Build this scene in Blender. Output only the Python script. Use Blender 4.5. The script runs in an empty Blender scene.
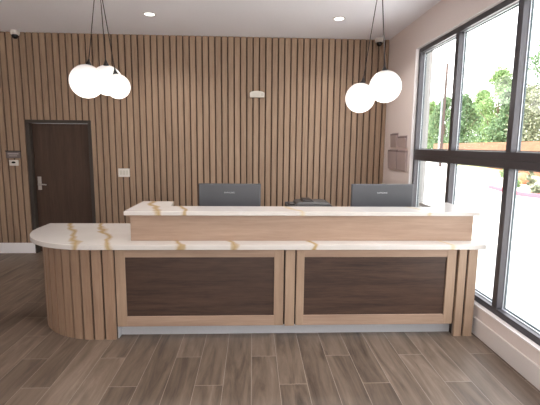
import bpy, bmesh, math, random
from mathutils import Vector, Matrix

R = math.radians
rnd = random.Random(7)
scene = bpy.context.scene
COL = scene.collection

# ------------------------------------------------------------------ fitted room numbers (metres)
EYE = 1.719
BACK = 6.381          # face of the slat wall
WALL = 2.064          # inside face of the window wall
CEIL = 3.309
LEFT = -4.8
FRONT = -2.6
WT0 = WALL + .128

# ------------------------------------------------------------------ materials
def new_mat(name):
    m = bpy.data.materials.new(name)
    m.use_nodes = True
    nt = m.node_tree
    b = nt.nodes['Principled BSDF']
    return m, nt, b

def N(nt, kind, **kw):
    n = nt.nodes.new(kind)
    for k, v in kw.items():
        if k.startswith('i_'):
            key = k[2:]
            n.inputs[int(key) if key.isdigit() else key.replace('_', ' ')].default_value = v
        else:
            setattr(n, k, v)
    return n

def srgb(r, g, b):
    f = lambda c: (c / 255 / 12.92) if c / 255 <= 0.04045 else ((c / 255 + 0.055) / 1.055) ** 2.4
    return (f(r), f(g), f(b), 1)

def ramp(nt, stops, interp='LINEAR'):
    n = nt.nodes.new('ShaderNodeValToRGB')
    cr = n.color_ramp
    cr.interpolation = interp
    cr.elements[0].position, cr.elements[0].color = stops[0]
    cr.elements[1].position, cr.elements[1].color = stops[1]
    for p, c in stops[2:]:
        e = cr.elements.new(p)
        e.color = c
    return n

def plain(name, col, rough=0.5, metal=0.0, bump=0.0, bscale=60, spec=0.5, vary=0.06):
    m, nt, b = new_mat(name)
    L = nt.links.new
    tc = N(nt, 'ShaderNodeTexCoord')
    no = N(nt, 'ShaderNodeTexNoise', i_Scale=bscale, i_Detail=3.0)
    L(tc.outputs['Object'], no.inputs['Vector'])
    lo = tuple(c * (1 - vary) for c in col[:3]) + (1,)
    hi = tuple(min(1, c * (1 + vary)) for c in col[:3]) + (1,)
    rp = ramp(nt, [(0.3, lo), (0.7, hi)])
    L(no.outputs['Fac'], rp.inputs['Fac'])
    L(rp.outputs['Color'], b.inputs['Base Color'])
    b.inputs['Roughness'].default_value = rough
    b.inputs['Metallic'].default_value = metal
    b.inputs['Specular IOR Level'].default_value = spec
    if bump:
        bp = N(nt, 'ShaderNodeBump', i_Strength=bump, i_Distance=0.002)
        L(no.outputs['Fac'], bp.inputs['Height'])
        L(bp.outputs['Normal'], b.inputs['Normal'])
    return m

def wood(name, dark, light, axis, rough=0.5, grain=1.0, island=0.0, spec=0.4):
    """grain runs along axis (0 x, 1 y, 2 z)"""
    m, nt, b = new_mat(name)
    L = nt.links.new
    tc = N(nt, 'ShaderNodeTexCoord')
    sc = [14.0 * grain] * 3
    sc[axis] = 0.9 * grain
    mp = N(nt, 'ShaderNodeMapping')
    mp.inputs['Scale'].default_value = sc
    geo = N(nt, 'ShaderNodeNewGeometry')
    cmb = N(nt, 'ShaderNodeVectorMath', operation='SCALE')
    cmb.inputs[0].default_value = (37.0, 11.0, 23.0)
    L(geo.outputs['Random Per Island'], cmb.inputs['Scale'])
    add = N(nt, 'ShaderNodeVectorMath', operation='ADD')
    L(tc.outputs['Object'], mp.inputs['Vector'])
    L(mp.outputs['Vector'], add.inputs[0])
    L(cmb.outputs['Vector'], add.inputs[1])
    n1 = N(nt, 'ShaderNodeTexNoise', i_Scale=1.0, i_Detail=6.0, i_Roughness=0.6, i_Distortion=0.6)
    n2 = N(nt, 'ShaderNodeTexNoise', i_Scale=5.5, i_Detail=3.0, i_Roughness=0.7)
    L(add.outputs['Vector'], n1.inputs['Vector'])
    L(add.outputs['Vector'], n2.inputs['Vector'])
    mx = N(nt, 'ShaderNodeMath', operation='MULTIPLY_ADD')
    mx.inputs[1].default_value = 0.4
    L(n2.outputs['Fac'], mx.inputs[0])
    m6 = N(nt, 'ShaderNodeMath', operation='MULTIPLY')
    m6.inputs[1].default_value = 0.6
    L(n1.outputs['Fac'], m6.inputs[0])
    L(m6.outputs[0], mx.inputs[2])
    rp = ramp(nt, [(0.33, dark), (0.67, light)])
    L(mx.outputs[0], rp.inputs['Fac'])
    out = rp.outputs['Color']
    if island:
        mr = N(nt, 'ShaderNodeMapRange')
        mr.inputs['To Min'].default_value = 1 - island
        mr.inputs['To Max'].default_value = 1 + island
        L(geo.outputs['Random Per Island'], mr.inputs['Value'])
        vm = N(nt, 'ShaderNodeVectorMath', operation='SCALE')
        L(out, vm.inputs[0])
        L(mr.outputs['Result'], vm.inputs['Scale'])
        out = vm.outputs['Vector']
    L(out, b.inputs['Base Color'])
    b.inputs['Roughness'].default_value = rough
    b.inputs['Specular IOR Level'].default_value = spec
    bp = N(nt, 'ShaderNodeBump', i_Strength=0.08, i_Distance=0.002)
    L(mx.outputs[0], bp.inputs['Height'])
    L(bp.outputs['Normal'], b.inputs['Normal'])
    return m

def quartz(name, veins, shear, y0, seed):
    m, nt, b = new_mat(name)
    L = nt.links.new
    tc = N(nt, 'ShaderNodeTexCoord')
    sx = N(nt, 'ShaderNodeSeparateXYZ')
    L(tc.outputs['Object'], sx.inputs[0])
    off = N(nt, 'ShaderNodeVectorMath', operation='ADD')
    off.inputs[1].default_value = (seed, seed * 2.3, 0)
    L(tc.outputs['Object'], off.inputs[0])
    n = N(nt, 'ShaderNodeTexNoise', i_Scale=4.2, i_Detail=4.0, i_Roughness=0.5)
    L(off.outputs[0], n.inputs['Vector'])
    ma = N(nt, 'ShaderNodeMath', operation='MULTIPLY_ADD')      # y*shear + x
    ma.inputs[1].default_value = shear
    L(sx.outputs['Y'], ma.inputs[0])
    L(sx.outputs['X'], ma.inputs[2])
    mb = N(nt, 'ShaderNodeMath', operation='MULTIPLY_ADD')      # + noise
    mb.inputs[1].default_value = 0.20
    L(n.outputs['Fac'], mb.inputs[0])
    L(ma.outputs[0], mb.inputs[2])
    mr = N(nt, 'ShaderNodeMapRange')
    mr.inputs['From Min'].default_value = -2.6 + y0 * shear + 0.10
    mr.inputs['From Max'].default_value = 2.6 + y0 * shear + 0.10
    L(mb.outputs[0], mr.inputs['Value'])
    base = srgb(212, 206, 201)
    stops = [(0.0, base), (1.0, base)]
    for x, w, c in veins:
        p = (x + 2.6) / 5.2
        h = w / 5.2
        stops += [(p - 1.5 * h, base), (p - .5 * h, c), (p + .35 * h, c), (p + 1.2 * h, base)]
    rp = ramp(nt, sorted(stops, key=lambda s: s[0])[:32])
    L(mr.outputs['Result'], rp.inputs['Fac'])
    cl = N(nt, 'ShaderNodeTexNoise', i_Scale=2.2, i_Detail=5.0)
    L(off.outputs[0], cl.inputs['Vector'])
    r2 = ramp(nt, [(0.35, (0.86, 0.83, 0.80, 1)), (0.6, (1, 1, 1, 1))])
    L(cl.outputs['Fac'], r2.inputs['Fac'])
    mul = N(nt, 'ShaderNodeMix', data_type='RGBA', blend_type='MULTIPLY')
    mul.inputs['Factor'].default_value = 0.45
    L(rp.outputs['Color'], mul.inputs['A'])
    L(r2.outputs['Color'], mul.inputs['B'])
    L(mul.outputs['Result'], b.inputs['Base Color'])
    b.inputs['Roughness'].default_value = 0.22
    b.inputs['Specular IOR Level'].default_value = 0.5
    return m

def floor_mat():
    m, nt, b = new_mat('wood_look_plank_tile')
    L = nt.links.new
    tc = N(nt, 'ShaderNodeTexCoord')
    sx = N(nt, 'ShaderNodeSeparateXYZ')
    L(tc.outputs['Object'], sx.inputs[0])
    def mth(op, a, bb=None, c=None):
        n = N(nt, 'ShaderNodeMath', operation=op)
        for i, v in enumerate((a, bb, c)):
            if v is None: continue
            if isinstance(v, (int, float)): n.inputs[i].default_value = v
            else: L(v, n.inputs[i])
        return n.outputs[0]
    PW, PL = 0.2035, 1.2
    u = mth('DIVIDE', mth('ADD', sx.outputs['X'], 0.004), PW)
    col = mth('FLOOR', u)
    fu = mth('FRACT', u)
    k3 = mth('FLOORED_MODULO', col, 3.0)
    # joints: column 0 at y 3.14, column 1 at 2.74, column 2 at 2.34 (mod 1.2)
    v = mth('DIVIDE', mth('ADD', mth('ADD', sx.outputs['Y'], -3.14), mth('MULTIPLY', k3, 0.4)), PL)
    row = mth('FLOOR', v)
    fv = mth('FRACT', v)
    gu = mth('LESS_THAN', mth('MINIMUM', fu, mth('SUBTRACT', 1.0, fu)), 0.0085)
    gv = mth('LESS_THAN', mth('MINIMUM', fv, mth('SUBTRACT', 1.0, fv)), 0.0018)
    g = mth('MAXIMUM', gu, gv)
    wn = N(nt, 'ShaderNodeTexWhiteNoise', noise_dimensions='3D')
    cb = N(nt, 'ShaderNodeCombineXYZ')
    L(col, cb.inputs[0]); L(row, cb.inputs[1])
    L(cb.outputs[0], wn.inputs['Vector'])
    # grain along y, shifted per plank
    sh = N(nt, 'ShaderNodeVectorMath', operation='SCALE')
    L(wn.outputs['Color'], sh.inputs[0]); sh.inputs['Scale'].default_value = 30
    mp = N(nt, 'ShaderNodeMapping')
    mp.inputs['Scale'].default_value = (10.0, 1.1, 1.0)
    L(tc.outputs['Object'], mp.inputs['Vector'])
    ad = N(nt, 'ShaderNodeVectorMath', operation='ADD')
    L(mp.outputs[0], ad.inputs[0]); L(sh.outputs[0], ad.inputs[1])
    n1 = N(nt, 'ShaderNodeTexNoise', i_Scale=1.0, i_Detail=5.0, i_Roughness=0.6, i_Distortion=1.2)
    L(ad.outputs[0], n1.inputs['Vector'])
    n2 = N(nt, 'ShaderNodeTexNoise', i_Scale=4.0, i_Detail=4.0, i_Roughness=0.7)
    L(ad.outputs[0], n2.inputs['Vector'])
    f = mth('ADD', mth('MULTIPLY', n1.outputs['Fac'], 0.75), mth('MULTIPLY', n2.outputs['Fac'], 0.25))
    f = mth('ADD', f, mth('MULTIPLY', mth('SUBTRACT', wn.outputs['Value'], 0.5), 0.17))
    rp = ramp(nt, FLOOR_STOPS)
    L(f, rp.inputs['Fac'])
    mx = N(nt, 'ShaderNodeMix', data_type='RGBA')
    L(g, mx.inputs['Factor'])
    L(rp.outputs['Color'], mx.inputs['A'])
    mx.inputs['B'].default_value = srgb(150, 138, 126)
    L(mx.outputs['Result'], b.inputs['Base Color'])
    ro = N(nt, 'ShaderNodeMapRange')
    ro.inputs['To Min'].default_value = 0.36
    ro.inputs['To Max'].default_value = 0.55
    L(n2.outputs['Fac'], ro.inputs['Value'])
    L(ro.outputs['Result'], b.inputs['Roughness'])
    b.inputs['Specular IOR Level'].default_value = 0.5
    bp = N(nt, 'ShaderNodeBump', i_Strength=0.15, i_Distance=0.002)
    L(mth('MULTIPLY', g, -1.0), bp.inputs['Height'])
    L(bp.outputs['Normal'], b.inputs['Normal'])
    return m

def emit(name, col, strength):
    m, nt, b = new_mat(name)
    b.inputs['Base Color'].default_value = (0.9, 0.9, 0.9, 1)
    b.inputs['Emission Color'].default_value = col
    b.inputs['Emission Strength'].default_value = strength
    b.inputs['Roughness'].default_value = 0.15
    return m

def globe_mat():
    m, nt, b = new_mat('opal_glass_lit')       # bulb in the lower half: the shell glows more there
    L = nt.links.new
    tc = N(nt, 'ShaderNodeTexCoord')
    sx = N(nt, 'ShaderNodeSeparateXYZ')
    L(tc.outputs['Object'], sx.inputs[0])
    mr = N(nt, 'ShaderNodeMapRange')
    mr.inputs['From Min'].default_value = -.12
    mr.inputs['From Max'].default_value = .17
    mr.inputs['To Min'].default_value = 1.5
    mr.inputs['To Max'].default_value = .34
    L(sx.outputs['Z'], mr.inputs['Value'])
    L(mr.outputs['Result'], b.inputs['Emission Strength'])
    b.inputs['Base Color'].default_value = (.62, .59, .57, 1)
    b.inputs['Emission Color'].default_value = (1.0, .955, .92, 1)
    b.inputs['Roughness'].default_value = .12
    return m

def glass_mat():
    m = bpy.data.materials.new('clear_window_glass')
    m.use_nodes = True
    nt = m.node_tree
    nt.nodes.clear()
    L = nt.links.new
    o = N(nt, 'ShaderNodeOutputMaterial')
    t = N(nt, 'ShaderNodeBsdfTransparent')
    t.inputs['Color'].default_value = (0.98, 0.988, 0.986, 1)
    g = N(nt, 'ShaderNodeBsdfGlossy')
    g.inputs['Roughness'].default_value = 0.0
    fr = N(nt, 'ShaderNodeFresnel', i_IOR=1.45)
    geo = N(nt, 'ShaderNodeNewGeometry')
    mr = N(nt, 'ShaderNodeMapRange')           # the same surface reflection on both faces of the pane
    mr.inputs['To Min'].default_value = 1.45
    mr.inputs['To Max'].default_value = 1 / 1.45
    L(geo.outputs['Backfacing'], mr.inputs['Value'])
    L(mr.outputs['Result'], fr.inputs['IOR'])
    mx = N(nt, 'ShaderNodeMixShader')
    L(fr.outputs[0], mx.inputs[0]); L(t.outputs[0], mx.inputs[1]); L(g.outputs[0], mx.inputs[2])
    L(mx.outputs[0], o.inputs['Surface'])
    return m

def leaf_mat(name, a, bcol):
    m, nt, b = new_mat(name)
    L = nt.links.new
    geo = N(nt, 'ShaderNodeNewGeometry')
    rp = ramp(nt, [(0.0, a), (1.0, bcol)])
    L(geo.outputs['Random Per Island'], rp.inputs['Fac'])
    L(rp.outputs['Color'], b.inputs['Base Color'])
    b.inputs['Roughness'].default_value = 0.6
    b.inputs['Transmission Weight'].default_value = 0.0
    tr = N(nt, 'ShaderNodeBsdfTranslucent')
    L(rp.outputs['Color'], tr.inputs['Color'])
    ms = N(nt, 'ShaderNodeMixShader', i_0=0.35)
    L(b.outputs[0], ms.inputs[1]); L(tr.outputs[0], ms.inputs[2])
    L(ms.outputs[0], nt.nodes['Material Output'].inputs['Surface'])
    return m

FLOOR_STOPS = [(0.28, srgb(66, 54, 46)), (0.44, srgb(98, 83, 71)), (0.58, srgb(116, 100, 87)), (0.74, srgb(140, 124, 110))]
GOLD = srgb(182, 156, 112)
TAN = srgb(212, 194, 164)
GREY = srgb(216, 211, 208)

M = {}
M['slat'] = wood('walnut_slat_veneer', srgb(140, 114, 94), srgb(172, 146, 123), 2, 0.5, 1.0, 0.06)
M['slat_back'] = plain('dark_slat_backing', srgb(80, 61, 50), 0.85)
M['oak_v'] = wood('light_oak_vertical', srgb(148, 122, 102), srgb(176, 150, 128), 2, 0.42, 1.0, 0.04)
M['oak_slat'] = wood('oak_end_slats', srgb(138, 110, 90), srgb(166, 138, 116), 2, 0.42, 1.0, 0.05)
M['oak_h'] = wood('light_oak_horizontal', srgb(148, 121, 104), srgb(176, 149, 129), 0, 0.42, 0.9, 0.03)
M['oak_dark'] = plain('desk_groove_brown', srgb(52, 39, 31), 0.8)
M['walnut_h'] = wood('dark_walnut_horizontal', srgb(48, 34, 28), srgb(86, 64, 53), 0, 0.42, 1.3)
M['door'] = wood('espresso_door_veneer', srgb(62, 46, 38), srgb(86, 66, 54), 2, 0.45, 1.0)
M['door_frame'] = plain('dark_bronze_door_frame', srgb(64, 56, 50), 0.45)
M['floor'] = floor_mat()
M['ceiling'] = plain('ceiling_paint', srgb(243, 242, 248), 0.9, vary=0.01)
M['wall'] = plain('mauve_taupe_paint', srgb(228, 215, 210), 0.8, bump=0.05, bscale=180, vary=0.012)
M['reveal_daylit'] = plain('daylit_wall_paint', srgb(240, 233, 231), 0.7, vary=0.01)  # wall paint lightened: daylight on the window returns put into the colour
M['base'] = plain('pale_baseboard_paint', srgb(224, 216, 213), 0.45, vary=0.01)
M['base_back'] = plain('white_baseboard_paint', srgb(246, 242, 242), 0.45, vary=0.01)
M['alu'] = plain('dark_bronze_aluminium', srgb(76, 73, 77), 0.38, 0.35, vary=0.03)
M['bead'] = plain('reflection_grey_bead', srgb(200, 204, 210), 0.35, 0.3, vary=0.02)
M['gasket'] = plain('teal_grey_gasket', srgb(70, 82, 86), 0.4, 0.2, vary=0.02)
M['glass'] = glass_mat()
M['quartz_low'] = quartz('gold_vein_quartz_worktop', [(-1.50, 0.027, GOLD), (-1.20, 0.027, GOLD), (-.62, 0.024, GOLD), (-.14, 0.027, GOLD), (.56, 0.024, GOLD), (1.12, 0.018, GREY), (1.76, 0.024, TAN)], 0.46, 3.43, 3.1)
M['quartz_up'] = quartz('gold_vein_quartz_counter', [(-.83, 0.030, GOLD), (-.60, 0.024, GOLD), (-.1, 0.018, GREY), (.43, 0.024, TAN), (1.02, 0.018, GREY), (1.6, 0.018, TAN)], 0.33, 3.57, 8.4)
M['kick'] = plain('brushed_toe_kick', srgb(196, 196, 200), 0.4, 0.25, vary=0.02)
M['laminate'] = plain('grey_laminate', srgb(120, 116, 116), 0.5)
M['monitor'] = plain('charcoal_plastic', srgb(82, 82, 86), 0.5, bscale=300)
M['monitor_lt'] = plain('grey_plastic', srgb(96, 96, 100), 0.45, bscale=300)
M['screen'] = plain('black_screen', srgb(12, 12, 14), 0.15)
M['logo'] = plain('silver_lettering', srgb(205, 205, 208), 0.4)
M['printer'] = plain('black_printer_plastic', srgb(44, 42, 43), 0.55)
M['printer_lt'] = plain('grey_printer_plastic', srgb(66, 64, 64), 0.5)
M['black'] = plain('black_metal', srgb(38, 32, 31), 0.5)
M['cord'] = plain('dark_fabric_cord', srgb(52, 42, 42), 0.8)
M['globe'] = globe_mat()
M['lens'] = emit('downlight_lens', (1.0, 0.96, 0.9, 1), 6.0)
M['trimring'] = plain('white_trim_ring', srgb(226, 220, 216), 0.5, vary=0.01)
M['white'] = plain('white_plastic', srgb(222, 216, 208), 0.45, vary=0.01)
M['grille'] = plain('cream_grille_plastic', srgb(208, 202, 192), 0.5, vary=0.02)
M['steel'] = plain('brushed_steel', srgb(190, 188, 184), 0.3, 0.9)
M['plaque'] = plain('grey_plaque', srgb(116, 104, 102), 0.5)
M['plaque_txt'] = plain('pale_plaque_lines', srgb(170, 160, 158), 0.5)
M['pocket'] = plain('mauve_grey_acrylic', srgb(176, 158, 156), 0.35, vary=0.02)
M['pocket_shade'] = plain('pocket_mouth_shade', srgb(128, 112, 112), 0.5)
M['concrete'] = plain('pale_concrete', srgb(214, 210, 204), 0.9, bscale=3)
M['grass'] = plain('dry_grass', srgb(150, 152, 110), 0.95, bscale=8, vary=0.25)
M['gravel'] = plain('pale_bed_gravel', srgb(176, 166, 152), 0.95, bscale=14, vary=0.25)
M['redcurb'] = plain('red_curb_paint', srgb(176, 84, 96), 0.8, bscale=5)
M['cedar'] = wood('cedar_fence', srgb(126, 78, 56), srgb(152, 102, 76), 1, 0.8, 0.5, 0.12)
M['pole'] = plain('weathered_pole_wood', srgb(84, 70, 68), 0.9)
M['conduit'] = plain('galvanised_conduit', srgb(122, 128, 138), 0.5, 0.0)
M['bark'] = plain('tree_bark', srgb(112, 98, 84), 0.95, bscale=4, vary=0.2)
M['leaf_a'] = leaf_mat('fresh_green_leaves', srgb(96, 124, 76), srgb(146, 172, 112))
M['leaf_b'] = leaf_mat('deep_green_leaves', srgb(80, 106, 76), srgb(124, 150, 106))
M['leaf_c'] = leaf_mat('grey_green_leaves', srgb(100, 108, 84), srgb(164, 166, 140))
M['boulder'] = plain('rust_orange_stone', srgb(166, 106, 78), 0.9, bump=0.6, bscale=5, vary=0.2)
M['stucco'] = plain('pale_stucco', srgb(150, 147, 144), 0.9, vary=0.02)

# ------------------------------------------------------------------ mesh helpers
class MB:
    def __init__(s):
        s.bm = bmesh.new()
    def box(s, x0, x1, y0, y1, z0, z1, mat=None):
        vs = [s.bm.verts.new((x, y, z)) for x in (x0, x1) for y in (y0, y1) for z in (z0, z1)]
        for q in ((0, 1, 3, 2), (4, 6, 7, 5), (0, 4, 5, 1), (2, 3, 7, 6), (0, 2, 6, 4), (1, 5, 7, 3)):
            s.bm.faces.new([vs[i] for i in q])
        if mat is not None:
            for v in vs: v.co = mat @ v.co
        return s
    def prism(s, pts, z0, z1):
        lo = [s.bm.verts.new((x, y, z0)) for x, y in pts]
        hi = [s.bm.verts.new((x, y, z1)) for x, y in pts]
        n = len(pts)
        s.bm.faces.new(lo[::-1]); s.bm.faces.new(hi)
        for i in range(n):
            s.bm.faces.new([lo[i], lo[(i + 1) % n], hi[(i + 1) % n], hi[i]])
        return s
    def prism_x(s, pts, x0, x1):           # pts in (y, z)
        return s.loft([[(x, y, z) for y, z in pts] for x in (x0, x1)])
    def loft(s, rings, caps=True):
        rows = [[s.bm.verts.new(p) for p in r] for r in rings]
        n = len(rows[0])
        for a, b in zip(rows, rows[1:]):
            for i in range(n):
                s.bm.faces.new([a[i], a[(i + 1) % n], b[(i + 1) % n], b[i]])
        if caps:
            s.bm.faces.new(rows[0][::-1]); s.bm.faces.new(rows[-1])
        return s
    def lathe(s, prof, mat=Matrix(), seg=28):  # prof: (r, z) list
        rings = []
        for r, z in prof:
            rings.append([mat @ Vector((max(r, 1e-4) * math.cos(2 * math.pi * i / seg), max(r, 1e-4) * math.sin(2 * math.pi * i / seg), z)) for i in range(seg)])
        return s.loft(rings)
    def tube(s, p0, p1, r0, r1=None, seg=12):
        p0, p1 = Vector(p0), Vector(p1)
        d = p1 - p0
        q = d.to_track_quat('Z', 'Y').to_matrix().to_4x4()
        m = Matrix.Translation(p0) @ q
        return s.lathe([(r0, 0), (r0 if r1 is None else r1, d.length)], m, seg)
    def path(s, pts, r, seg=10):
        for a, b in zip(pts, pts[1:]):
            s.tube(a, b, r, r, seg)
        return s
    def sphere(s, c, r, u=40, v=24, sc=(1, 1, 1)):
        m = Matrix.Translation(c) @ Matrix.Diagonal((sc[0], sc[1], sc[2], 1))
        bmesh.ops.create_uvsphere(s.bm, u_segments=u, v_segments=v, radius=r, matrix=m)
        return s
    def build(s, name, mat, parent=None, bevel=0.0, smooth=False, seg=2, origin=None):
        bmesh.ops.recalc_face_normals(s.bm, faces=s.bm.faces)
        o = Vector(origin) if origin is not None else (parent_origin(parent) if parent else Vector())
        for v in s.bm.verts: v.co -= o
        me = bpy.data.meshes.new(name)
        s.bm.to_mesh(me); s.bm.free()
        me.materials.append(mat)
        ob = bpy.data.objects.new(name, me)
        COL.objects.link(ob)
        if parent:
            ob.parent = parent
            ob['_o'] = 0
            del ob['_o']
            ORIG[ob.name] = o
            ob.location = o - parent_origin(parent)
        else:
            ob.location = o
            ORIG[ob.name] = o
        if bevel:
            md = ob.modifiers.new('bevel', 'BEVEL')
            md.width = bevel; md.segments = seg; md.limit_method = 'ANGLE'; md.angle_limit = R(40)
        if smooth:
            me.shade_smooth()
            me.set_sharp_from_angle(angle=R(45))
        return ob

ORIG = {}
def parent_origin(p):
    return ORIG[p.name].copy()

def tag(o, label, cat, group=None, kind=None):
    o['label'] = label; o['category'] = cat
    if group: o['group'] = group
    if kind: o['kind'] = kind
    return o

def thing(name, loc, label, cat, group=None, kind=None):
    o = bpy.data.objects.new(name, None)
    o.empty_display_size = 0.1
    COL.objects.link(o)
    o.location = loc
    ORIG[o.name] = Vector(loc)
    return tag(o, label, cat, group, kind)

def struct(o, label=None, cat=None):
    o['kind'] = 'structure'
    if label: o['label'] = label
    if cat: o['category'] = cat
    return o

def text_mesh(name, txt, size, mat, parent, centre, rot, depth=0.001):
    cu = bpy.data.curves.new(name, 'FONT')
    cu.body = txt; cu.size = size; cu.extrude = depth; cu.align_x = 'CENTER'; cu.align_y = 'CENTER'; cu.space_character = 1.15
    tmp = bpy.data.objects.new(name + '_source', cu)
    COL.objects.link(tmp)
    dg = bpy.context.evaluated_depsgraph_get()
    me = bpy.data.meshes.new_from_object(tmp.evaluated_get(dg))
    bpy.data.objects.remove(tmp); bpy.data.curves.remove(cu)
    me.materials.clear(); me.materials.append(mat)
    o = bpy.data.objects.new(name, me); COL.objects.link(o)
    o.parent = parent
    o.location = Vector(centre) - parent_origin(parent)
    o.rotation_euler = rot
    ORIG[o.name] = Vector(centre)
    return o

# ------------------------------------------------------------------ room shell
fl = struct(MB().box(LEFT - .2, WALL + .1, FRONT - .2, BACK + .35, -0.15, 0).build('floor', M['floor']), 'brown wood look plank tile floor', 'floor')
struct(MB().box(LEFT - .2, WALL + .3, FRONT - .2, BACK + .35, CEIL, CEIL + .3).build('ceiling', M['ceiling']), 'plain pale mauve grey ceiling', 'ceiling')
struct(MB().box(LEFT - .2, LEFT, FRONT, BACK + .3, 0, CEIL).build('wall_left', M['wall']), 'painted wall left of the slat wall', 'wall')
FWX0, FWX1, FWZ0, FWZ1 = -1.9, 1.8, .28, 2.94     # unseen window opening added behind the viewpoint to brighten the room
wf = MB()
wf.box(LEFT - .2, FWX0, FRONT - .2, FRONT, 0, CEIL).box(FWX1, WT0, FRONT - .2, FRONT, 0, CEIL)
wf.box(FWX0, FWX1, FRONT - .2, FRONT, 0, FWZ0).box(FWX0, FWX1, FRONT - .2, FRONT, FWZ1, CEIL)
struct(wf.build('wall_front', M['wall']), 'painted wall with an added fill-light window behind the viewpoint', 'wall')
win2 = thing('fill_window', ((FWX0 + FWX1) / 2, FRONT - .1, FWZ0), 'added dark framed fill-light window behind the viewpoint', 'window', kind='structure')
f2 = MB()
for i in range(4):
    xc = FWX0 + .026 + (FWX1 - FWX0 - .052) * i / 3
    f2.box(xc - .026, xc + .026, FRONT - .16, FRONT - .05, FWZ0, FWZ1)
for z in (FWZ0, 1.55, FWZ1 - .055):
    f2.box(FWX0, FWX1, FRONT - .158, FRONT - .052, z, z + .055)
struct(f2.build('window_frame', M['alu'], win2))
struct(MB().box(FWX0, FWX1, FRONT - .11, FRONT - .104, FWZ0, FWZ1).build('window_pane', M['glass'], win2))

DX0, DX1, DZ = -3.413, -2.4455, 2.055
bw = MB()
yb0, yb1 = BACK + .022, BACK + .25
bw.box(LEFT, DX0, yb0, yb1, 0, CEIL).box(DX1, WALL, yb0, yb1, 0, CEIL).box(DX0, DX1, yb0, yb1, DZ, CEIL)
wall_back = struct(bw.build('wall_back', M['slat_back']), 'back wall covered in vertical walnut slats', 'wall')
sl = MB()
pitch, gap = 0.0951, 0.020
k = -60
while True:
    xa = -0.095 + pitch * k + gap / 2
    xb = xa + pitch - gap
    k += 1
    if xb < LEFT + .02: continue
    if xa > WALL - .02: break
    xb = min(xb, WALL - .003); xa = max(xa, LEFT + .003)
    pieces = []
    if xb <= DX0 or xa >= DX1:
        pieces = [(xa, xb, 0.0)]
    else:
        if xa < DX0 - .012: pieces.append((xa, DX0, 0.0))
        if xb > DX1 + .012: pieces.append((DX1, xb, 0.0))
        pieces.append((max(xa, DX0), min(xb, DX1), DZ))
    for a, b, z in pieces:
        sl.box(a, b, BACK, BACK + .024, z if z else 0.0, CEIL - .001)
struct(sl.build('slat_cladding', M['slat'], wall_back, bevel=.0025, seg=1))
struct(MB().box(LEFT, DX0 + .02, BACK - .014, BACK + .001, 0, .165).box(DX1 - .0, WALL - .016, BACK - .014, BACK + .001, 0, .165).build('baseboard_back', M['base_back'], bevel=.004), 'white baseboard along the slat wall', 'baseboard')

# door
door = thing('door_1', ((DX0 + DX1) / 2, BACK, 0), 'dark espresso wood door set in the slat wall', 'door', kind='structure')
fr = MB()
fr.box(DX0, DX0 + .048, BACK - .008, BACK + .20, 0, DZ).box(DX1 - .048, DX1, BACK - .008, BACK + .20, 0, DZ)
fr.box(DX0 + .048, DX1 - .048, BACK - .008, BACK + .20, DZ - .048, DZ)
fr.box(DX0 + .048, DX0 + .062, BACK + .125, BACK + .20, 0, DZ - .048).box(DX1 - .062, DX1 - .048, BACK + .125, BACK + .20, 0, DZ - .048)
struct(fr.build('door_frame', M['door_frame'], door, bevel=.003))
leaf = struct(MB().box(DX0 + .051, DX1 - .051, BACK + .075, BACK + .122, .006, DZ - .051).build('door_leaf', M['door'], door, bevel=.002))
hx, hy, hz = DX0 + .115, BACK + .075, 1.08
h = MB()
rot = Matrix.Translation((hx, hy, hz)) @ Matrix.Rotation(R(90), 4, 'X')
h.lathe([(.028, 0), (.028, .006), (.024, .010), (.011, .012), (.011, .045)], rot, 24)
h.path([(hx, hy - .045, hz), (hx + .03, hy - .05, hz), (hx + .115, hy - .05, hz - .006)], .010, 12)
h.sphere((hx, hy - .045, hz), .0115, 12, 8).sphere((hx + .03, hy - .05, hz), .0102, 12, 8).sphere((hx + .115, hy - .05, hz - .006), .0102, 12, 8)
h.box(hx - .027, hx + .027, hy - .006, hy, hz - .09, hz + .115)
struct(h.build('door_handle', M['steel'], leaf, smooth=True))

# right wall with the window opening
OY0, OY1, OZ0, OZ1 = 1.30, 5.314, 0.277, 2.939
WT = WALL + .128
wr = MB()
wr.box(WALL, WT, FRONT, OY0, 0, CEIL).box(WALL, WT, OY1, BACK + .25, 0, CEIL)
wr.box(WALL, WT, OY0, OY1, 0, OZ0 - .012).box(WALL, WT, OY0, OY1, OZ1, CEIL)
wall_right = struct(wr.build('wall_right', M['wall']), 'taupe pink painted wall around the tall window', 'wall')
struct(MB().box(WALL - .004, WALL + .05, OY0, OY1, OZ0 - .012, OZ0).build('trim_1', M['reveal_daylit'], bevel=.002, origin=(WALL, OY0, OZ0)), 'thin daylight-tinted sill under the tall window', 'sill')
struct(MB().box(WALL - .015, WALL + .001, FRONT, BACK - .015, 0, .162).build('baseboard_right', M['base'], bevel=.005), 'pale painted baseboard under the tall window', 'baseboard')

struct(MB().box(WALL - .001, WALL + .046, OY1 - .004, OY1, OZ0, OZ1).build('trim_3', M['reveal_daylit'], origin=(WALL, OY1, OZ0)), 'daylight-tinted jamb return at the far side of the tall window', 'trim')  # thin skins added on jamb and head to carry the daylit tone
struct(MB().box(WALL - .001, WALL + .046, OY0, OY1, OZ1 - .004, OZ1).build('trim_4', M['reveal_daylit'], origin=(WALL, OY0, OZ1)), 'daylight-tinted head return above the tall window', 'trim')

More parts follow.
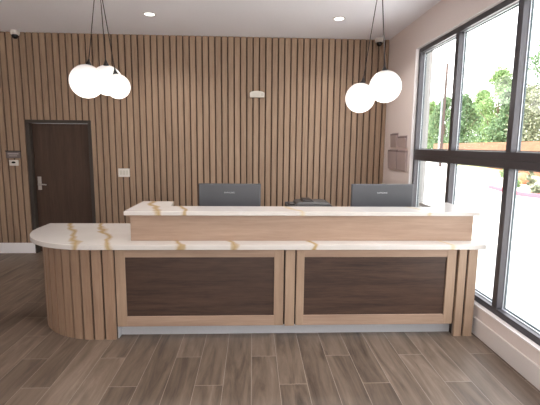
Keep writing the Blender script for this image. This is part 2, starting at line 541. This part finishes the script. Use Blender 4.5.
# window: storefront framing with four bays and a thick middle rail
FX = WALL + .042                  # inner face of the framing
FG = FX + .060                    # glass
FO = FX + .080                    # outer face
win = thing('window_1', (FX, (OY0 + OY1) / 2, OZ0), 'tall dark framed storefront window in the right wall', 'window', kind='structure')
fw = .052
f = MB()
f.box(FX, FO, OY1 - fw, OY1, OZ0, OZ1).box(FX, FO, OY0, OY0 + fw, OZ0, OZ1)
f.box(FX, FO, OY0 + fw, OY1 - fw, OZ0, OZ0 + .055).box(FX, FO, OY0 + fw, OY1 - fw, OZ1 - .055, OZ1)
struct(f.build('window_frame', M['alu'], win, bevel=.002, seg=1))
mull_y = [4.326, 3.314, 2.305]     # centres
ZR0, ZR1 = 1.545, 1.676
for my in mull_y:
    mm = MB()
    for z0, z1 in ((OZ0 + .055, ZR0), (ZR1, OZ1 - .055)):
        mm.box(FX, FO, my - .034, my + .034, z0, z1)
    struct(mm.build('window_mullion', M['alu'], win, bevel=.002, seg=1))
rl = MB()
rl.box(FX - .004, FO, OY0 + fw, OY1 - fw, ZR0, (ZR0 + ZR1) / 2 - .0015).box(FX - .004, FO, OY0 + fw, OY1 - fw, (ZR0 + ZR1) / 2 + .0015, ZR1)
rl.box(FX + .004, FO, OY0 + fw, OY1 - fw, (ZR0 + ZR1) / 2 - .0015, (ZR0 + ZR1) / 2 + .0015)
struct(rl.build('window_rail', M['alu'], win, bevel=.0015, seg=1))
ys = [OY1 - fw] + [v for my in mull_y for v in (my + .034, my - .034)] + [OY0 + fw]
bays = [(ys[i + 1], ys[i]) for i in range(0, len(ys), 2)]
for y0, y1 in bays:
    for z0, z1 in ((OZ0 + .055, ZR0), (ZR1, OZ1 - .055)):
        pn = struct(MB().box(FG, FG + .006, y0 + .002, y1 - .002, z0 + .002, z1 - .002).build('window_pane', M['glass'], win))
        b1 = MB()      # bead inside the glass, coloured light to stand for its reflection
        t = .007
        b1.box(FG - .007, FG - .001, y0, y0 + t, z0, z1).box(FG - .007, FG - .001, y1 - t, y1, z0, z1)
        b1.box(FG - .016, FG - .001, y0 + t, y1 - t, z0, z0 + t).box(FG - .016, FG - .001, y0 + t, y1 - t, z1 - t, z1)
        struct(b1.build('glazing_bead', M['bead'], win))
        b2 = MB()      # darker stop outside the glass
        t, ts = .014, .006
        b2.box(FG + .008, FO, y0, y0 + ts, z0, z1).box(FG + .008, FO, y1 - ts, y1, z0, z1)
        b2.box(FG + .008, FO, y0 + ts, y1 - ts, z0, z0 + t).box(FG + .008, FO, y0 + ts, y1 - ts, z1 - t, z1)
        struct(b2.build('glazing_stop', M['gasket'], win))

# ------------------------------------------------------------------ reception desk
YC = 3.452
PT = 0.820                        # top of the posts, underside of the worktop
desk = thing('reception_desk', (0, 3.9, 0), 'long light oak reception desk with curved slatted left end', 'reception desk')
# carcass
ACX, ACY, AR = -1.36, 4.14, 0.688
def arc(cx, cy, r, a0, a1, n):
    return [(cx + r * math.cos(R(a0 + (a1 - a0) * i / n)), cy + r * math.sin(R(a0 + (a1 - a0) * i / n))) for i in range(n + 1)]
body = MB()
pts = arc(ACX, ACY, AR - .024, 180, 270, 24) + [(-1.19, YC + .024), (-1.19, 4.34), (ACX - AR + .024, 4.34)]
body.prism(pts, 0, PT)
body.box(-1.19, 1.99, YC + .045, YC + .10, .112, PT)       # front sheet behind the panels
body.box(1.845, 1.998, YC + .018, YC + .10, 0, PT)
body.box(1.96, 1.998, YC + .101, 4.5, 0, .72)
body.box(-1.19, -1.15, YC + .125, 4.5, 0, .72)
struct_body = body.build('carcass', M['oak_dark'], desk)
# curved slats
cs = MB()
for xa, xb in ((-1.285, -1.197), (-1.380, -1.300)):
    cs.box(xa, xb, YC, YC + .026, 0, PT)
da = 0.0951 / AR
a = -math.pi / 2 - .110
while a > -math.pi - .02:
    m = Matrix.Translation((ACX + AR * math.cos(a), ACY + AR * math.sin(a), 0)) @ Matrix.Rotation(a + math.pi / 2, 4, 'Z')
    cs.box(-.038, .038, 0, .026, 0, PT, m)
    a -= da
y = ACY + .06
cs.box(ACX - AR, ACX - AR + .026, y - .01, y + .07, 0, PT).box(ACX - AR, ACX - AR + .026, y + .09, y + .13, 0, PT)
cs.build('curved_slats', M['oak_slat'], desk, bevel=.002, seg=1)
# front panels
def panel(x0, x1, xi0, xi1):
    z0, z1, i0, i1 = .113, .817, .205, .743
    ya, yb = YC + .018, YC + .046
    for a, b in ((x0, xi0), (xi1, x1)):
        MB().box(a, b, ya, yb, z0, z1).build('panel_stile', M['oak_v'], desk, bevel=.0015, seg=1)
    for a, b in ((z0, i0), (i1, z1)):
        MB().box(xi0, xi1, ya, yb, a, b).build('panel_rail', M['oak_h'], desk, bevel=.0015, seg=1)
    MB().box(xi0 - .004, xi1 + .004, ya + .014, yb - .002, i0 - .004, i1 + .004).build('inset_panel', M['walnut_h'], desk)['label'] = 'dark walnut inset panel'
panel(-1.186, .277, -1.103, .192)
panel(.389, 1.824, .459, 1.741)
MB().box(.291, .375, YC + .006, YC + .045, .113, .817).build('slat_post', M['oak_v'], desk, bevel=.002, seg=1)
for xa, xb in ((1.838, 1.908), (1.926, 2.008)):
    MB().box(xa, xb, YC, YC + .04, 0, PT).build('slat_post', M['oak_v'], desk, bevel=.002, seg=1)
MB().box(-1.19, 1.85, 3.553, 3.573, 0, .113).box(-1.19, -1.182, YC + .03, 3.553, 0, .1125).build('toe_kick', M['kick'], desk)['label'] = 'pale brushed metal toe kick'
# raised riser on the worktop
RY = 3.578
MB().box(-1.074, 2.010, RY, RY + .03, .865, 1.098).build('riser_panel', M['oak_h'], desk, bevel=.0015, seg=1)
MB().box(-1.072, -1.045, RY + .03, 4.17, .865, 1.098).build('riser_panel', M['oak_h'], desk, bevel=.0015, seg=1)
for a, b in ((-1.045, -.82), (1.785, 1.998)):
    MB().box(a, b, RY + .06, 4.17, .765, 1.098).build('return_panel', M['laminate'], desk, bevel=.0015, seg=1)['label'] = 'grey laminate return'
MB().box(-1.15, 1.998, 3.64, 4.72, .725, .765).build('work_surface', M['laminate'], desk, bevel=.003)

# worktops
ctop = MB()
pts = [(-2.165, 4.385)] + arc(-1.42, 4.168, .745, 180, 270, 36) + [(2.060, 3.423), (2.060, 3.635), (-1.05, 3.635), (-1.05, 4.385)]
pts = [(x, max(y, 3.423)) for x, y in pts]
ctop.prism(pts, PT, .865)
tag(ctop.build('countertop', M['quartz_low'], bevel=.004, origin=(0, 0, 0)), 'white gold-veined quartz worktop with rounded left end, the lower one', 'countertop')
UT = 1.134
ut = MB()
pts = [(-1.120, 3.548), (2.056, 3.548), (2.056, 4.19), (1.752, 4.19), (1.752, 3.868), (-.775, 3.868), (-.805, 4.19), (-1.120, 4.19)]
ut.prism(pts, 1.098, UT)
tag(ut.build('transaction_counter', M['quartz_up'], bevel=.003, origin=(0, 0, 0)), 'raised white gold-veined quartz counter slab on top of the oak riser', 'countertop')

# ------------------------------------------------------------------ monitors and printer
def monitor(x0, x1, y, ztop, label):
    cx = (x0 + x1) / 2
    t = thing('computer_monitor', (cx, y + .04, .765), label, 'monitor', 'desktop monitors behind the counter')
    zb = ztop - .385
    MB().loft([[(x0, y + .022, zb), (x1, y + .022, zb), (x1, y + .022, ztop), (x0, y + .022, ztop)],
               [(x0 + .001, y + .006, zb + .001), (x1 - .001, y + .006, zb + .001), (x1 - .001, y + .006, ztop - .001), (x0 + .001, y + .006, ztop - .001)],
               [(x0 + .012, y, zb + .02), (x1 - .012, y, zb + .02), (x1 - .012, y, ztop - .012), (x0 + .012, y, ztop - .012)]][::-1]).build('housing', M['monitor'], t, bevel=.002)
    MB().box(x0 + .004, x1 - .004, y + .021, y + .026, zb + .004, ztop - .004).build('screen', M['screen'], t)
    MB().box(cx - .16, cx + .16, y - .012, y + .002, zb + .03, ztop - .255).build('stand_mount', M['monitor_lt'], t, bevel=.006)
    MB().box(cx - .045, cx + .045, y - .028, y - .010, .775, ztop - .27).build('stand_neck', M['monitor'], t, bevel=.004)
    MB().box(cx - .14, cx + .14, y - .09, y + .11, .765, .778).build('stand_base', M['monitor'], t, bevel=.005)
    text_mesh('logo', 'SAMSUNG', .0215, M['logo'], t, (cx - .003, y - .0005, ztop - .094), (R(90), 0, 0))['label'] = 'silver lettering'
    return t
monitor(-.563, .086, 4.25, 1.313, 'charcoal monitor seen from behind, left of the printer')
monitor(1.044, 1.712, 4.25, 1.318, 'charcoal monitor seen from behind, by the window')

pr = thing('printer', (.61, 4.5, .765), 'low dark multifunction printer standing between the two monitors', 'printer')
MB().loft([[(.385, 4.34, .765), (.86, 4.34, .765), (.86, 4.70, .765), (.385, 4.70, .765)],
           [(.375, 4.33, 1.02), (.872, 4.33, 1.02), (.872, 4.70, 1.02), (.375, 4.70, 1.02)],
           [(.375, 4.35, 1.066), (.872, 4.35, 1.066), (.872, 4.70, 1.066), (.375, 4.70, 1.066)]]).build('body', M['printer'], pr, bevel=.008)
MB().loft([[(.47, 4.36, 1.066), (.865, 4.36, 1.066), (.865, 4.69, 1.066), (.47, 4.69, 1.066)],
           [(.478, 4.37, 1.088), (.845, 4.37, 1.088), (.845, 4.68, 1.088), (.478, 4.68, 1.088)],
           [(.50, 4.39, 1.100), (.80, 4.39, 1.100), (.80, 4.67, 1.100), (.50, 4.67, 1.100)]]).build('scanner_lid', M['printer_lt'], pr, bevel=.003)['label'] = 'lighter grey lid'
MB().loft([[(.54, 4.40, 1.100), (.68, 4.40, 1.100), (.68, 4.66, 1.100), (.54, 4.66, 1.100)],
           [(.56, 4.42, 1.122), (.65, 4.42, 1.122), (.65, 4.64, 1.122), (.56, 4.64, 1.122)]]).build('document_feeder', M['black'], pr, bevel=.003)
MB().box(.41, .46, 4.40, 4.60, 1.066, 1.080).build('control_panel', M['printer_lt'], pr, bevel=.004)

# ------------------------------------------------------------------ pendants
def pendant(c, dia, anchor, label, group):
    c, anchor = Vector(c), Vector((anchor[0], anchor[1], CEIL))
    d = (anchor - c).normalized()
    r = dia / 2
    t = thing('globe_pendant', c, label, 'pendant light', group)
    q = d.to_track_quat('Z', 'Y').to_matrix().to_4x4()
    m = Matrix.Translation(c) @ q
    g = MB(); g.sphere((0, 0, 0), r, 48, 28)
    for v in g.bm.verts: v.co = m @ v.co
    g.build('globe', M['globe'], t, smooth=True)['label'] = 'glowing opal glass globe'
    MB().lathe([(.030, r - .004), (.030, r + .006), (.022, r + .016), (.010, r + .045), (.006, r + .06), (.001, r + .06)], m, 20).build('cap', M['black'], t, smooth=True)
    MB().tube(c + d * (r + .055), anchor, .0042, None, 8).build('cord', M['cord'], t, smooth=True)
    MB().lathe([(.012, 0), (.012, -.02), (.006, -.035)], Matrix.Translation(anchor), 12).build('ceiling_cup', M['black'], t, smooth=True)
    return t
gl, gr = 'globe pendants at the left of the desk', 'globe pendants near the window'
pendant((-1.744, 4.50, 2.357), .345, (-1.615, 4.515), 'largest glowing globe pendant, lower left of the left cluster', gl)
pendant((-1.655, 4.86, 2.423), .335, (-1.588, 4.56), 'glowing globe pendant at the back of the left cluster, highest there', gl)
pendant((-1.394, 4.40, 2.298), .250, (-1.565, 4.50), 'smallest glowing globe pendant at the right of the left cluster', gl)
pendant((1.147, 4.45, 2.225), .312, (1.296, 4.452), 'lower glowing globe pendant hanging left in the cluster near the window', gr)
pendant((1.462, 4.60, 2.368), .350, (1.335, 4.45), 'higher glowing globe pendant hanging right in the cluster near the window', gr)

pendant((1.614, 5.06, 2.482), .25, (1.345, 4.475), 'globe pendant mostly hidden behind the higher globe near the window', gr)

# ------------------------------------------------------------------ downlights and lamps
def downlight(x, y, label, watts, group='recessed ceiling downlights'):
    t = thing('recessed_downlight', (x, y, CEIL), label, 'ceiling light', group)
    MB().lathe([(.058, -.002), (.060, -.006), (.074, -.006), (.080, -.001), (.080, 0), (.058, 0)], Matrix.Translation((x, y, CEIL)), 32).build('trim_ring', M['trimring'], t, smooth=True)
    MB().lathe([(.001, -.0005), (.059, -.0005), (.059, -.004), (.001, -.004)], Matrix.Translation((x, y, CEIL)), 32).build('lens', M['lens'], t)['label'] = 'lit white lens'
    li = bpy.data.lights.new('downlight_lamp', 'AREA')
    li.shape = 'DISK'; li.size = .11; li.energy = watts; li.color = (1.0, .95, .9); li.spread = R(130)
    lo = bpy.data.objects.new('downlight_lamp', li); COL.objects.link(lo)
    lo.location = (x, y, CEIL - .012)
    return t
DW = 13
downlight(-1.287, 5.398, 'lit recessed ceiling downlight right of the left globe cluster', DW)
downlight(1.083, 5.401, 'lit recessed ceiling downlight left of the window-side globe cords', DW)
for x in (-1.287, 1.083):  # extra downlights out of view, added to brighten the room
    for y in (3.0, .6):
        nm = {-3.66: 'left side', -1.287: 'middle', 1.083: 'window side'}[x]
        downlight(x, y, 'added unseen fill downlight on the %s, %s' % (nm, 'overhead of the desk front' if y > 2 else 'overhead near the viewpoint'), DW)

# ------------------------------------------------------------------ wall fittings
def camera_dome(x, label):
    y = BACK
    t = thing('ceiling_security_camera', (x, y - .05, CEIL), label, 'security camera', 'ceiling security cameras')
    MB().lathe([(.062, 0), (.062, -.035), (.056, -.055), (.045, -.060), (.001, -.060)], Matrix.Translation((x, y - .067, CEIL)), 28).build('housing', M['white'], t, smooth=True)
    MB().sphere((x, y - .075, CEIL - .075), .042, 24, 14).build('lens_ball', M['screen'], t, smooth=True)['label'] = 'black lens ball'
camera_dome(-3.43, 'white ball security camera in the corner above the dark door')
camera_dome(1.885, 'white ball security camera in the corner above the window-side globes')

def plate(name, x0, x1, z0, z1, th, mat, y=BACK):
    return MB().box(x0, x1, y - th, y, z0, z1)
sw = thing('light_switch', (-1.98, BACK, 1.27), 'pale three-gang light switch plate on the slats right of the door', 'switch')
plate('', -2.066, -1.893, 1.205, 1.335, .008, None).build('cover_plate', M['white'], sw, bevel=.003)
for i in range(3):
    xc = -1.98 + (i - 1) * .046
    MB().box(xc - .016, xc + .016, BACK - .012, BACK - .007, 1.237, 1.303).build('rocker', M['grille'], sw, bevel=.002)
sg = thing('room_sign', (-3.62, BACK, 1.53), 'small grey sign plaque on the slats left of the door', 'sign')
plate('', -3.728, -3.512, 1.478, 1.578, .012, None).build('plaque', M['plaque'], sg, bevel=.002)
MB().box(-3.734, -3.508, BACK - .02, BACK, 1.578, 1.592).build('top_rail', M['black'], sg, bevel=.002)
MB().box(-3.70, -3.54, BACK - .0135, BACK - .011, 1.535, 1.555).box(-3.685, -3.56, BACK - .0135, BACK - .011, 1.508, 1.520).build('raised_lines', M['plaque_txt'], sg)
rd = thing('card_reader', (-3.617, BACK, 1.41), 'white box with dark oval sensor under the grey sign plaque', 'sensor')
plate('', -3.684, -3.550, 1.366, 1.452, .022, None).build('housing', M['white'], rd, bevel=.006)
MB().lathe([(.001, .021), (.024, .021), (.024, .025), (.001, .025)], Matrix.Translation((-3.617, BACK, 1.415)) @ Matrix.Rotation(R(90), 4, 'X') @ Matrix.Diagonal((1.2, .6, 1, 1)), 24).build('sensor_window', M['screen'], rd)
vb = thing('wall_box', (.063, BACK, 2.47), 'small cream arched-top box high on the slat wall', 'wall fitting')
prof = [(-.047, 2.428), (.172, 2.428), (.174, 2.495), (.150, 2.510), (.115, 2.519), (.063, 2.523), (.010, 2.519), (-.026, 2.510), (-.049, 2.495)]
MB().loft([[(x, BACK - yy, z) for x, z in prof] for yy in (0, .05)]).build('housing', M['white'], vb, bevel=.006)
g = MB()
for i in range(5):
    z = 2.443 + i * .011
    g.box(-.01, .10, BACK - .0525, BACK - .048, z, z + .005)
g.build('louvre', M['grille'], vb)
MB().box(.118, .160, BACK - .0525, BACK - .048, 2.445, 2.490).build('side_button', M['grille'], vb, bevel=.002)

def pocket(ya, yb, z0, z1, label):
    t = thing('wall_pocket', (WALL, (ya + yb) / 2, z0), label, 'document holder', 'document holders on the window wall')
    d = .035
    MB().box(WALL - .004, WALL, ya, yb, z0, z1).build('back_plate', M['pocket'], t, bevel=.001)
    MB().loft([[(WALL - .004, ya, z0), (WALL - .004, yb, z0), (WALL - .020, yb, z0), (WALL - .020, ya, z0)],
               [(WALL - .004, ya, z1 - .035), (WALL - .004, yb, z1 - .035), (WALL - d, yb, z1 - .035), (WALL - d, ya, z1 - .035)]]).build('front_pouch', M['pocket'], t, bevel=.002)
    MB().box(WALL - .032, WALL - .006, ya + .006, yb - .006, z1 - .036, z1 - .012).build('pouch_mouth_shade', M['pocket_shade'], t)  # solid darker block standing for the shade in the open top
pocket(5.785, 6.05, 1.700, 1.905, 'mauve-grey document holder on the window wall, upper one nearer the slats')
pocket(5.445, 5.735, 1.700, 1.862, 'mauve-grey document holder on the window wall, upper one nearer the window')
pocket(5.755, 6.12, 1.385, 1.672, 'mauve-grey document holder on the window wall, lower one nearer the slats')
pocket(5.40, 5.725, 1.385, 1.668, 'mauve-grey document holder on the window wall, lower one nearer the window')

# ------------------------------------------------------------------ outside
G = -0.1
YAW = R(2.4655)
def at(u, d):                       # ground point in the direction of image column u at distance d
    a = math.atan((u - 270) / 408.2) + YAW
    return d * math.sin(a), d * math.cos(a)
struct(MB().box(WT, 70, -30, 90, G - .3, G).box(-30, WT, -30, FRONT - .2, G - .3, G).build('parking_lot', M['concrete']), 'bright pale concrete parking lot', 'ground')
struct(MB().prism([(13.4, 15), (15.0, 24.4), (19.3, 38.5), (25.0, 57.0), (60, 57), (60, 5), (16, 5), (12.6, 9)], G, G + .06).build('grass_strip', M['grass']), 'dry grass strip beyond the parking lot', 'grass')
struct(MB().box(WT, WT + .09, OY1 - .004, 5.75, G, 3.7).build('trim_2', M['stucco']), 'pale stucco return outside the window', 'pilaster')
cb = MB()
cpts = [(10.45, 17.6), (10.36, 17.11), (10.20, 16.4), (10.06, 15.5), (10.04, 14.8), (10.18, 14.4), (10.42, 14.0), (10.9, 13.4)]
ins = [(x + .16, y + .06) for x, y in cpts]
cb.prism(cpts + ins[::-1], G, G + .15)
tag(cb.build('curb', M['redcurb'], bevel=.02), 'red painted curb edging the planting bed beyond the lot', 'curb')
struct(MB().prism(ins + [(13.2, 13.0), (15.6, 20.0), (14.9, 23.0), (12.6, 20.5)], G, G + .10).build('planting_bed', M['gravel']), 'planting bed behind the red curb', 'planting bed')

# fence
A, B = Vector((13.6, 9.0)), Vector((26.8, 60.0))
fence = thing('wooden_fence', (A.x, A.y, G), 'orange cedar board fence running below the trees', 'fence')
dirv = (B - A); ln = dirv.length; dirv.normalize()
ang = math.atan2(dirv.y, dirv.x)
fm = Matrix.Translation((A.x, A.y, 0)) @ Matrix.Rotation(ang, 4, 'Z')
fb = MB(); nb = 12
segs = 22
for s in range(segs):
    for i in range(nb):
        z0 = G + .06 + i * .178
        fb.box(ln * s / segs, ln * (s + 1) / segs - .002, 0, .025, z0, z0 + .172, fm)
fb.build('board_panel', M['cedar'], fence)
for s in range(segs + 1):
    MB().box(ln * s / segs - .05, ln * s / segs + .05, -.10, 0, G, G + 2.2, fm).build('fence_post', M['cedar'], fence)

px, py = at(439.2, 40)
po = thing('utility_pole', (px, py, G), 'tall brown utility pole beside a pale conduit, seen through the window', 'utility pole')
lean = .02
MB().tube((px, py, G), (px + .03, py, 8.9), .12, .10, 14).build('pole_shaft', M['pole'], po, smooth=True)
cx2, cy2 = at(436.6, 39.6)
MB().tube((cx2, cy2, G), (cx2 + .02, cy2, 8.1), .08, .07, 10).build('conduit', M['conduit'], po, smooth=True)['label'] = 'pale metal conduit'

def tree(u, d, hgt, rad, mat, label, seed, n=2600, leaf=.34, low=.10, name='tree', cat='tree', group='trees beyond the fence', clumps=22):
    rr = random.Random(seed)
    x, y = at(u, d)
    t = thing(name, (x, y, G), label, cat, group)
    tr = MB()
    tr.tube((x, y, G), (x + .1, y, G + hgt * .55), .035 * hgt * .5, .012 * hgt, 9)
    for k in range(6):
        a = rr.uniform(0, 6.28); z0 = G + hgt * rr.uniform(.25, .55)
        tr.tube((x + .05, y, z0), (x + math.cos(a) * rad * .6, y + math.sin(a) * rad * .6, z0 + hgt * rr.uniform(.15, .3)), .008 * hgt, .003 * hgt, 6)
    tr.build('trunk', M['bark'], t, smooth=True)
    cr = MB()
    bm = cr.bm
    cl = []
    for k in range(clumps):
        fz = k / (clumps - 1)
        z = G + hgt * (low + (1 - low) * (fz ** .8)) - rad * .12
        w = rad * (math.sin(math.pi * min(1, .22 + .78 * fz)) ** .7) * .8
        a = rr.uniform(0, 6.28)
        o = rr.uniform(.1, .75) * w if fz < .92 else 0
        cl.append((Vector((x + o * math.cos(a), y + o * math.sin(a), z)), max(rad * .22, rad * rr.uniform(.40, .60) * (1 - .5 * fz))))
    for i in range(n):
        c, r = cl[rr.randrange(clumps)]
        v = Vector((rr.gauss(0, 1), rr.gauss(0, 1), rr.gauss(0, 1))).normalized() * r * (rr.random() ** .4)
        p = c + Vector((v.x, v.y, v.z * .8))
        if p.z < G + .1: p.z = G + .1 + rr.random() * .3
        e1 = Vector((rr.gauss(0, 1), rr.gauss(0, 1), rr.gauss(0, 1))).normalized()
        e2 = e1.cross(Vector((rr.gauss(0, 1), rr.gauss(0, 1), rr.gauss(0, 1)))).normalized()
        s = leaf * rr.uniform(.6, 1.2)
        q = [bm.verts.new(p + e1 * s * .5), bm.verts.new(p + e2 * s * .28), bm.verts.new(p - e1 * s * .5), bm.verts.new(p - e2 * s * .28)]
        bm.faces.new(q)
    cr.build('crown', mat, t)
    return t
tree(427, 97, 11.2, 4.3, M['leaf_a'], 'green tree seen at the window edge left of the utility pole', 1, n=6720, leaf=0.5)
tree(441, 83, 10.6, 4, M['leaf_b'], 'darker green tree seen directly behind the utility pole', 2, n=7360, leaf=0.42)
tree(459, 66, 9, 3.4, M['leaf_b'], 'dark green tree seen just right of the first mullion', 3, n=6720, leaf=0.36)
tree(476, 77, 10.9, 4.4, M['leaf_a'], 'broad fresh green tree in the middle of the second upper pane', 4, n=8000, leaf=0.4)
tree(493, 54, 10.4, 3.4, M['leaf_a'], 'tall light green tree with a pointed top, second upper pane', 5, n=6720)
tree(506, 46, 7.4, 2.8, M['leaf_b'], 'green tree partly behind the second mullion', 6, n=5760)
tree(523, 41.5, 6.9, 2.9, M['leaf_c'], 'low grey-green tree at the left of the third upper pane', 7, n=5760, leaf=0.29)
tree(537, 50, 14.0, 3.4, M['leaf_b'], 'tall airy dull green tree at the right edge of the picture', 8, n=4800, leaf=0.3)
tree(566, 64, 16.5, 3.6, M['leaf_b'], 'tall tree just past the right edge of the picture', 9, n=3840, leaf=0.34)

# planting bed things
bx, by = at(522.5, 22.6)
bo = MB(); bo.sphere((bx, by, G + .34), .29, 20, 14, (1, .9, 1.15))
for v in bo.bm.verts:
    n = math.sin(v.co.x * 9) * math.cos(v.co.y * 8 + v.co.z * 7)
    v.co += Vector((n * .05, n * .04, n * .04)); v.co.z = max(v.co.z, G + .05)
tag(bo.build('boulder', M['boulder'], smooth=True, origin=(bx, by, G)), 'rust-orange boulder among shrubs beyond the red curb', 'boulder')
def shrub(u, d, h, r, mat, label, seed):
    tree(u, d, h, r, mat, label, seed, n=420, leaf=.13, low=.1, name='shrub', cat='shrub', group='shrubs beyond the red curb', clumps=7)
shrub(516.5, 20.6, .42, .30, M['leaf_a'], 'green shrub left of the rust-orange boulder', 21)
shrub(530.5, 21.8, .75, .26, M['leaf_c'], 'grey-green shrub right of the rust-orange boulder', 22)
shrub(538.5, 18.3, .42, .36, M['leaf_c'], 'grey-green shrub at the right edge of the lower window', 23)
shrub(505, 27.0, .7, .6, M['leaf_b'], 'dark shrub seen against the second mullion', 24)

# ------------------------------------------------------------------ light
w = bpy.data.worlds.new('World'); scene.world = w
w.use_nodes = True
nt = w.node_tree
nt.nodes.clear()
L = nt.links.new
out = N(nt, 'ShaderNodeOutputWorld')
bg = N(nt, 'ShaderNodeBackground')
tc = N(nt, 'ShaderNodeTexCoord')
sx = N(nt, 'ShaderNodeSeparateXYZ')
L(tc.outputs['Generated'], sx.inputs[0])
rp = ramp(nt, [(0.0, (1.0, .99, .97, 1)), (1.0, (.82, .90, 1.0, 1))])
L(sx.outputs['Z'], rp.inputs['Fac'])
L(rp.outputs['Color'], bg.inputs['Color'])
bg.inputs['Strength'].default_value = 5.6
L(bg.outputs[0], out.inputs['Surface'])

sun = bpy.data.lights.new('sun', 'SUN')
sun.energy = 15.0; sun.angle = R(2.5); sun.color = (1, .96, .9)
so = bpy.data.objects.new('sun', sun); COL.objects.link(so)
so.rotation_euler = Vector((0.55, 0.35, -1.0)).to_track_quat('-Z', 'Y').to_euler()

po_ = bpy.data.lights.new('window_portal', 'AREA')
po_.shape = 'RECTANGLE'; po_.size = OY1 - OY0; po_.size_y = OZ1 - OZ0
po_.cycles.is_portal = True
pob = bpy.data.objects.new('window_portal', po_); COL.objects.link(pob)
pob.location = (FO + .02, (OY0 + OY1) / 2, (OZ0 + OZ1) / 2)
zx = Vector((-1, 0, 0))             # faces the room
pob.rotation_euler = Matrix((Vector((0, 1, 0)), Vector((0, 0, 1)), Vector((1, 0, 0)))).transposed().to_euler()

pf = bpy.data.lights.new('fill_window_portal', 'AREA')
pf.shape = 'RECTANGLE'; pf.size = FWX1 - FWX0; pf.size_y = FWZ1 - FWZ0
pf.cycles.is_portal = True
pfo = bpy.data.objects.new('fill_window_portal', pf); COL.objects.link(pfo)
pfo.location = ((FWX0 + FWX1) / 2, FRONT - .22, (FWZ0 + FWZ1) / 2)
pfo.rotation_euler = (R(-90), 0, 0)

# ------------------------------------------------------------------ camera
cam = bpy.data.cameras.new('camera')
cam.sensor_fit = 'HORIZONTAL'; cam.sensor_width = 36
cam.lens = 408.22 / 540 * 36
cam.clip_start = .05; cam.clip_end = 300
co = bpy.data.objects.new('camera', cam); COL.objects.link(co)
yaw, pit, rol = R(-2.4655), R(8.0568), R(0.5737)
f = Vector((-math.sin(yaw) * math.cos(pit), math.cos(yaw) * math.cos(pit), -math.sin(pit)))
r = Vector((math.cos(yaw), math.sin(yaw), 0))
u = r.cross(f)
rc = math.cos(rol) * r + math.sin(rol) * u
uc = -math.sin(rol) * r + math.cos(rol) * u
mw = Matrix((rc, uc, -f)).transposed().to_4x4()
mw.translation = (0, 0, EYE)
co.matrix_world = mw
scene.camera = co

scene.view_settings.view_transform = 'Standard'
scene.view_settings.look = 'None'
scene.view_settings.gamma = 1.0
scene.view_settings.use_curve_mapping = False
scene.view_settings.exposure = 0.0
scene.cycles.use_denoising = True
scene.cycles.max_bounces = 10
scene.cycles.diffuse_bounces = 5
scene.cycles.transparent_max_bounces = 16
scene.cycles.sample_clamp_indirect = 6
